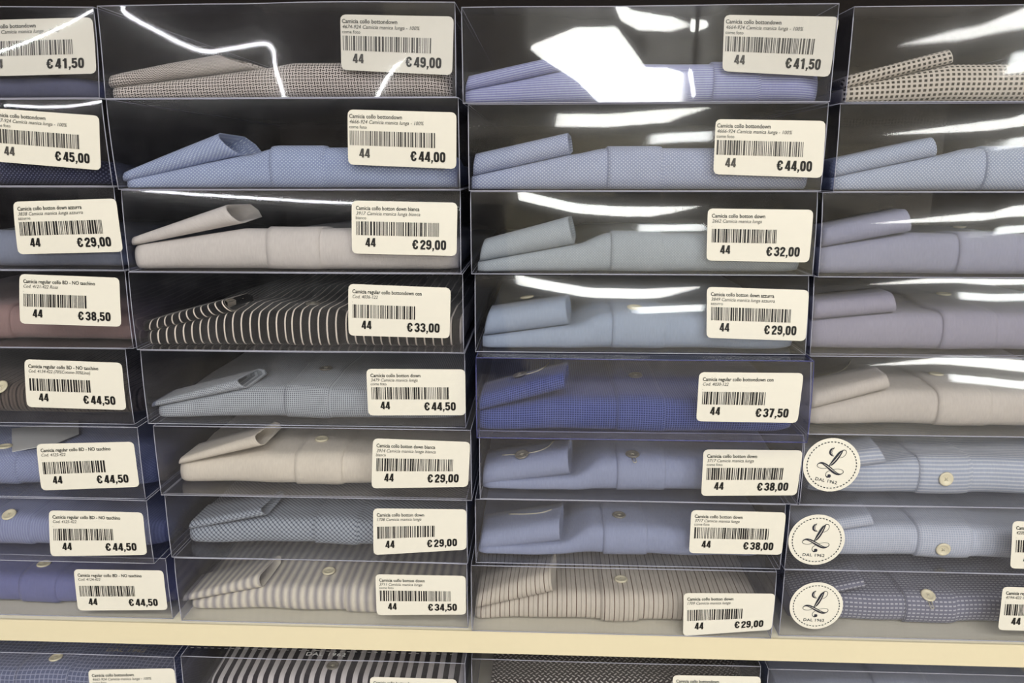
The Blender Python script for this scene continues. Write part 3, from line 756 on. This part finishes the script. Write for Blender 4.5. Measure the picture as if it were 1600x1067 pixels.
        first = [tuple(c+(np.array(p)-c)*0.45-np.array([0.0012, 0, 0])) for p in P0]
        first = [(p[0], max(p[1], ys+0.002), p[2]) for p in first]
        loops.append(first)
        for s_ in sv: loops.append(loop(s_, 0.0, 0.10*s_))
        loops.append(loop(1.0, 0.0009, 0.10)); loops.append(loop(0.82, 0.0010, 0.08)); loops.append(loop(0.5, 0.0012, 0.05))
        nl = len(loops[0])
        for li, P in enumerate(loops):
            s = 0
            for j, p in enumerate(P):
                if j: s += np.linalg.norm(np.array(p)-np.array(P[j-1]))
                V3.append((p[0]-org[0], p[1]-org[1], p[2]-org[2]))
                ar = (min(li, ns)-1)/(ns-1)*np.linalg.norm(L1-L0)
                U3.append((L0[0]+ar-(0.004*(li-ns) if li > ns else 0), s+0.0005))
        F3 = [(i*nl+j, (i+1)*nl+j, (i+1)*nl+(j+1) % nl, i*nl+(j+1) % nl) for i in range(len(loops)-1) for j in range(nl)]
        F3.append(tuple(range(nl))); F3.append(tuple(range((len(loops)-1)*nl, len(loops)*nl))[::-1])
        mesh_obj('cuff', V3, F3, M[cuffmat] if cuffmat else m, t, True, U3)
        W_ = [Vector((v[0]+org[0], v[1]+org[1], v[2]+org[2])) for v in list(V)+list(V3)]
        bvh = BVHTree.FromPolygons(W_, list(Fc)+[tuple(i+len(V) for i in f) for f in F3])
    return t, org, bvh

def button(t, org, bvh, px, py, dia=0.0122, mat='button', clip=False):
    d = ray(px, py); h = bvh.ray_cast(Vector(CAM), Vector(d))
    if h[0] is None: return
    p, n = np.array(h[0]), np.array(h[1]); n = n if n@d < 0 else -n
    p = p+n*0.0016
    e1 = np.cross(n, [0, 0, 1.0]); e1 /= np.linalg.norm(e1); e2 = np.cross(n, e1); R = dia/2
    prf = [(0, 0.0008), (0.45, 0.0007), (0.62, 0.0011), (0.75, 0.0016), (0.90, 0.0015), (1.0, 0.0008), (0.92, 0.0), (0.5, -0.0008), (0, -0.0010)]
    n_ = 20; vs = []; fs = []
    for r, z in prf:
        for k in range(n_):
            a = 2*math.pi*k/n_; q = p+e1*R*r*math.cos(a)+e2*R*r*math.sin(a)+n*z; vs.append(q-org)
    for i in range(len(prf)-1):
        for k in range(n_): fs.append((i*n_+k, i*n_+(k+1) % n_, (i+1)*n_+(k+1) % n_, (i+1)*n_+k))
    b = mesh_obj('button', vs, fs, M[mat], t, True)
    mb = MB()
    for sx in (-1, 1):
        mb.tube([p-org+e1*sx*R*0.2+e2*R*0.2+n*0.0009, p-org+n*0.0013, p-org-e1*sx*R*0.2-e2*R*0.2+n*0.0009], 0.0003, 5)
    mb.obj('thread', M['clip'], b, True)
    if clip:                                       # small clear clip hanging below the button
        mb = MB(); dn = np.array([0, 0, -1.0]); dn = dn-n*(dn@n); dn /= np.linalg.norm(dn); sd = np.cross(n, dn)
        q = p-org-n*0.0006
        mb.tube([q+dn*R*0.8-sd*0.0012, q+dn*R*1.9-sd*0.0012, q+dn*R*2.05, q+dn*R*1.9+sd*0.0012, q+dn*R*0.8+sd*0.0012], 0.0004, 6)
        mb.obj('clip', M['clip'], b, True)

def stay(t, org, bvh, pts):                          # thin clear collar loop lying on the cloth
    P = []
    for px, py in pts:
        d = ray(px, py); h = bvh.ray_cast(Vector(CAM), Vector(d))[0]
        if h is not None: P.append(np.array(h)-org-d*0.0012)
    if len(P) > 2:
        mb = MB(); mb.tube(smooth_path(P, 5), 0.0005, 6); mb.obj('collar_stay', M['clip'], t, True)
STAY = {(3,5): [(858,566),(850,574),(836,581),(815,586),(790,589)], (3,6): [(866,688),(856,698),(840,705),(815,709),(785,711)], (3,7): [(862,796),(845,801),(820,803),(795,803)], (4,5): [(1329,563),(1324,572),(1312,580),(1295,584),(1276,585)]}
# ------------------------------------------------------------------ fill the stacks
STACK = {1: 'leftmost stack', 2: 'second stack', 3: 'third stack', 4: 'rightmost stack'}
NTH = {1: 'top box', 2: 'second box', 3: 'third box', 4: 'fourth box', 5: 'fifth box', 6: 'sixth box', 7: 'seventh box', 8: 'bottom box'}
C = lambda *p: p
# setback (cm), thickness (cm), fabric, cuff, placket (px0, px1, py), description
SH = {
 (1,1): (0.8, 1.7, 'dusk', None, None, 'dim blue-grey folded shirt'),
 (1,2): (0.8, 2.2, 'navy_dot', None, None, 'dark navy folded shirt with pale dots'),
 (1,3): (1.2, 2.9, 'blue_grey', None, None, 'smooth grey-blue folded shirt'),
 (1,4): (2.2, 2.8, 'pink', None, (12, -40, 490), 'dusty pink folded shirt'),
 (1,5): (2.0, 2.6, 'brown_fine', None, None, 'dark brown folded shirt with fine stripes'),
 (1,6): (2.0, 2.8, 'blue_weave', None, (28, -30, 740), 'mid-blue woven folded shirt with a white tag on top'),
 (1,7): (2.2, 2.7, 'blue_rib', None, (48, -20, 840), 'soft blue ribbed folded shirt'),
 (1,8): (1.6, 2.7, 'indigo', None, (88, 30, 920), 'indigo blue folded shirt'),
 (2,1): (0.6, 2.6, 'hash', C((168,137),(400,106),(170,116),(318,80)), None, 'beige folded shirt with a dark basket-weave print'),
 (2,2): (0.7, 3.1, 'oxford', C((190,284),(370,243),(192,268),(330,207)), (422, 507, 270), 'light blue oxford folded shirt, cuff opening to the right'),
 (2,3): (0.7, 3.2, 'white', C((205,384),(372,350),(205,371),(345,321)), (416, 500, 390), 'plain white folded shirt, cuff opening to the right'),
 (2,4): (1.2, 2.9, 'black_stripe', C((222,520),(362,488),(226,503),(345,470)), (450, 530, 520), 'black folded shirt with thin white stripes'),
 (2,5): (1.3, 2.7, 'grey_check', C((236,637),(385,608),(238,629),(366,595)), (445, 516, 640), 'grey-blue folded shirt with a tiny check'),
 (2,6): (2.1, 2.8, 'ivory', C((278,727),(408,699),(280,717),(394,682)), (461, 535, 735), 'plain ivory white folded shirt'),
 (2,7): (2.3, 2.4, 'tooth', C((294,829),(415,807),(296,817),(404,796)), (490, 560, 840), 'blue and grey houndstooth folded shirt'),
 (2,8): (1.5, 2.5, 'cream_stripe', C((284,942),(408,921),(286,932),(402,902)), (540, 590, 940), 'cream folded shirt with soft grey stripes'),
 (3,1): (0.6, 2.8, 'blue_pin', C((726,142),(880,108),(732,117),(868,86)), (1115, 1190, 130), 'periwinkle blue folded shirt with fine lines'),
 (3,2): (0.7, 3.1, 'oxford_grey', C((738,276),(890,241),(742,240),(886,207)), (950, 1036, 275), 'light blue oxford folded shirt with a blunt rolled cuff'),
 (3,3): (0.8, 3.0, 'seafoam', C((748,411),(896,384),(756,376),(886,340)), (955, 1036, 400), 'pale grey-green folded shirt'),
 (3,4): (0.8, 2.9, 'sky', C((755,528),(888,511),(764,488),(882,470)), (957, 1040, 530), 'sky blue satin folded shirt'),
 (3,5): (1.4, 2.8, 'navy_check', C((748,645),(884,610),(752,618),(880,584)), (965, 1040, 650), 'deep navy folded shirt with a tiny check'),
 (3,6): (1.6, 2.9, 'steel_blue', C((753,764),(890,747),(757,730),(886,708)), (964, 1040, 760), 'plain blue folded shirt below the navy one'),
 (3,7): (1.3, 2.6, 'steel_blue', C((748,866),(875,851),(754,836),(873,818)), (943, 1012, 860), 'plain blue folded shirt above the brown-striped one'),
 (3,8): (1.5, 2.7, 'brown_stripe', C((742,955),(864,931),(746,932),(859,897)), (940, 1000, 950), 'cream folded shirt with thin brown stripes'),
 (4,1): (0.6, 2.7, 'net', C((1322,138),(1492,97),(1328,117),(1486,76)), None, 'white and dark brown net-patterned folded shirt'),
 (4,2): (0.7, 3.1, 'pale_oxford', C((1305,278),(1467,243),(1309,248),(1461,214)), (1542, 1640, 270), 'very pale blue oxford folded shirt'),
 (4,3): (0.9, 3.1, 'lilac', C((1287,388),(1427,363),(1291,356),(1421,328)), (1497, 1590, 400), 'lilac blue folded shirt with a thick rolled cuff'),
 (4,4): (1.8, 3.0, 'lilac_warm', C((1272,502),(1403,490),(1276,472),(1398,460)), (1472, 1560, 520), 'greyish lilac folded shirt, cuff almost level'),
 (4,5): (1.9, 3.0, 'taupe', C((1270,642),(1392,609),(1274,616),(1388,588)), (1465, 1550, 640), 'warm off-white folded shirt'),
 (4,6): (1.9, 3.2, 'ribbed_blue', C((1270,742),(1388,727),(1272,722),(1376,702)), (1435, 1520, 750), 'pale blue folded shirt with horizontal ribs and a pearl button'),
 (4,7): (1.9, 2.9, 'fine_check', C((1245,842),(1368,824),(1248,824),(1362,806)), (1435, 1520, 850), 'pale blue folded shirt with a fine check'),
 (4,8): (2.0, 2.6, 'grey_dash', C((1240,942),(1354,919),(1243,932),(1350,908)), (1416, 1500, 940), 'grey folded shirt with rows of white dashes'),
}
BTN = {(1,5): [(4,606)], (1,6): [(8,701)], (1,7): [(16,806)], (1,8): [(69,884)], (2,2): [], (2,4): [(489,478,'button_dark')], (2,5): [(510,579,'button_dark')], (2,6): [(503,689)], (2,8): [(514,895)],
       (3,3): [], (3,4): [(991,484), (824,468)], (3,5): [(993,590,'button_dark',1), (813,589,'button_dark')], (3,6): [(988,713,'button_dark',1), (816,713,'button_dark')], (3,7): [(967,808,'button_dark')], (3,8): [(970,908)],
       (4,3): [(1499,358)], (4,4): [(1474,463)], (4,5): [(1462,588)], (4,6): [(1476,747)], (4,7): [(1472,856)], (4,8): [(1449,932,'button',1)]}
DEPTH = 0.37
BOXES = {}
TOTAL_W = 0.2645
def price_words(key):
    v = LAB.get(key)
    return (' priced € '+v[7]) if v and key[0] < 4 else ''
for key, (le, re_) in EDGE.items():
    c, r = key; y = -FWD.get(key, 0.0)
    z1 = ZC+BOT[c][r-1]/100; z0 = ZC+BOT[c][r]/100
    if r == 8: z0 = Z_SHELF+0.0004
    mx = lambda e: 0.5*(on_y(*e[0], y)[0]+on_y(*e[1], y)[0])
    if le and re_: x0, x1 = mx(le), mx(re_)
    elif re_: x1 = mx(re_); x0 = x1-TOTAL_W
    else: x0 = mx(le); x1 = x0+TOTAL_W
    box, fr, org = make_box(key, x0, x1, y, z0, z1, DEPTH, blue=(key == (3,5)))
    if key in LAB: label_part(box, key, fr, org)
    if c == 4 and r >= 6:
        sticker_part(box, fr, org, {6: (1299, 726.5), 7: (1275, 842.5), 8: (1274.5, 945.5)}[r], {6: 1254.5, 7: 1231, 8: 1233}[r], math.radians({6: -11.0, 7: -2.0, 8: -0.5}[r]))
    d = ('blue-tinted' if key == (3,5) else 'clear')+' plastic shirt box'+price_words(key)
    if c == 4: d += ' with a round L sticker' if r >= 6 else ' without a visible label'
    tag(box, d+', '+NTH[r].replace(' box', '')+' of the '+STACK[c], 'box', 'clear shirt boxes stacked on the shelf')
    BOXES[key] = (x0, x1, y, z0, z1)
    sb, T, fm, cf, pl, desc = SH[key]
    ys = y+sb/100
    if key[1] <= 4: ys = max(ys, y+0.006)
    if pl and pl[1] < pl[0]: pl = (pl[1], pl[0], pl[2])
    tmax = (z1-z0)-0.022
    t, so, bvh = shirt(key, x0+0.0012, x1-0.005, y, z0+0.0006, DEPTH-0.01, ys, min(T/100, tmax), fm, cf, pl, top_rise=-0.013 if r <= 3 else 0.001)
    tag(t, desc+', '+NTH[r]+' of '+STACK[c], 'shirt', 'folded shirts in the clear boxes')
    for b in BTN.get(key, []):
        button(t, so, bvh, b[0], b[1], mat=b[2] if len(b) > 2 else 'button', clip=len(b) > 3)
    if key in STAY: stay(t, so, bvh, STAY[key])
    if key == (1,6):                              # white swing tag lying on the shirt
        V = []
        for px, py in ((20,673),(124,660),(125,681),(86,697),(21,709)):
            h = bvh.ray_cast(Vector(CAM), Vector(ray(px, py)))[0]
            V.append((h.x-so[0], h.y-so[1]-0.001, h.z-so[2]+0.002))
        V += [(a, b, c_+0.0006) for a, b, c_ in V]
        mesh_obj('swing_tag', V, [(4, 3, 2, 1, 0), (5, 6, 7, 8, 9)]+[(i, (i+1) % 5, (i+1) % 5+5, i+5) for i in range(5)], M['tag'], t)

# ------------------------------------------------------------------ boxes on the shelf below (only their top edges show)
LOW = {1: ((None, (272,1025)), 1023, 'grid_blue', 'blue-grey folded shirt with a faint check'),
       2: (((281,1023), (727,1039)), 1031, 'bold_stripe', 'folded shirt with bold black and white stripes'),
       3: (((736,1029), (1190,1041)), 1035.5, 'dark_oval', 'dark brown folded shirt with small pale ovals'),
       4: (((1200,1049), None), 1050.5, 'blue_grey', 'plain grey-blue folded shirt')}
for c, ((le, re_), pym, fm, desc) in LOW.items():
    zt = ZC-0.4305 - (0.006 if c == 4 else 0)
    xm = {1: 136, 2: 504, 3: 960, 4: 1400}[c]
    y = on_z(xm, pym, zt)[1]
    x0 = on_y(*le, y)[0] if le else None; x1 = on_y(*re_, y)[0] if re_ else None
    if x0 is None: x0 = x1-TOTAL_W
    if x1 is None: x1 = x0+TOTAL_W
    z0 = Z_UNDER-0.085+0.0006; key = (c, 9)
    box, fr, org = make_box(key, x0, x1, y, z0, zt, DEPTH)
    if key in LAB: label_part(box, key, fr, org)
    tag(box, 'clear plastic shirt box on the lower shelf, under the '+STACK[c], 'box', 'clear shirt boxes on the lower shelf')
    if c in (1, 2):                               # white print on the lid: a dashed line, the end of a logo and DAL 1962
        V = []; Fc = []; dy = 0.0118; u = x0+0.004
        while u < x1-0.01:
            b = len(V); V += [(u, y+dy), (u+0.0032, y+dy), (u+0.0032, y+dy+0.0007), (u, y+dy+0.0007)]; Fc.append((b, b+1, b+2, b+3)); u += 0.0063
        cxp = on_y(505 if c == 2 else 190, 1020, y)[0]
        tv, tf, tw = TXT[('DAL 1962', 'logo')]; b = len(V); k = 0.036/tw
        V += [(cxp-0.018+p[0]*k, y+0.0055+p[1]*0.0066) for p in tv]; Fc += [tuple(i+b for i in f) for f in tf]
        for k_ in range(14):
            a0, a1 = math.pi*k_/14*2, math.pi*(k_+1)/14*2; b = len(V)
            V += [(cxp-0.008+0.006*math.cos(a0), y+0.0155+0.0035*math.sin(a0)), (cxp-0.008+0.006*math.cos(a1), y+0.0155+0.0035*math.sin(a1)), (cxp-0.008+0.0052*math.cos(a1), y+0.0155+0.0028*math.sin(a1)), (cxp-0.008+0.0052*math.cos(a0), y+0.0155+0.0028*math.sin(a0))]; Fc.append((b, b+1, b+2, b+3))
        o = mesh_obj('lid_print', [(a-org[0], b_-org[1], zt-org[2]+0.0002) for a, b_ in V], Fc, M['white_ink'] if c == 2 else M['ink_pale'], box); o['label'] = 'white print DAL 1962 with a dashed line on the lid'
    cxs = {1: None, 2: None, 3: None, 4: None}[c]
    t, so, bvh = shirt(key, x0+0.012, x1-0.006, y, z0+0.0006, DEPTH-0.01, y+0.012, 0.036, fm, None, {1: (20, 100, 1050), 2: (470, 545, 1060), 3: None, 4: (1372, 1460, 1062)}[c], top_rise=0.004)
    tag(t, desc+', in the lower box under the '+STACK[c], 'shirt', 'folded shirts on the lower shelf')
    if c == 2: button(t, so, bvh, 520, 1043, mat='button_dark', clip=True)
    if c == 1: button(t, so, bvh, 88, 1030)
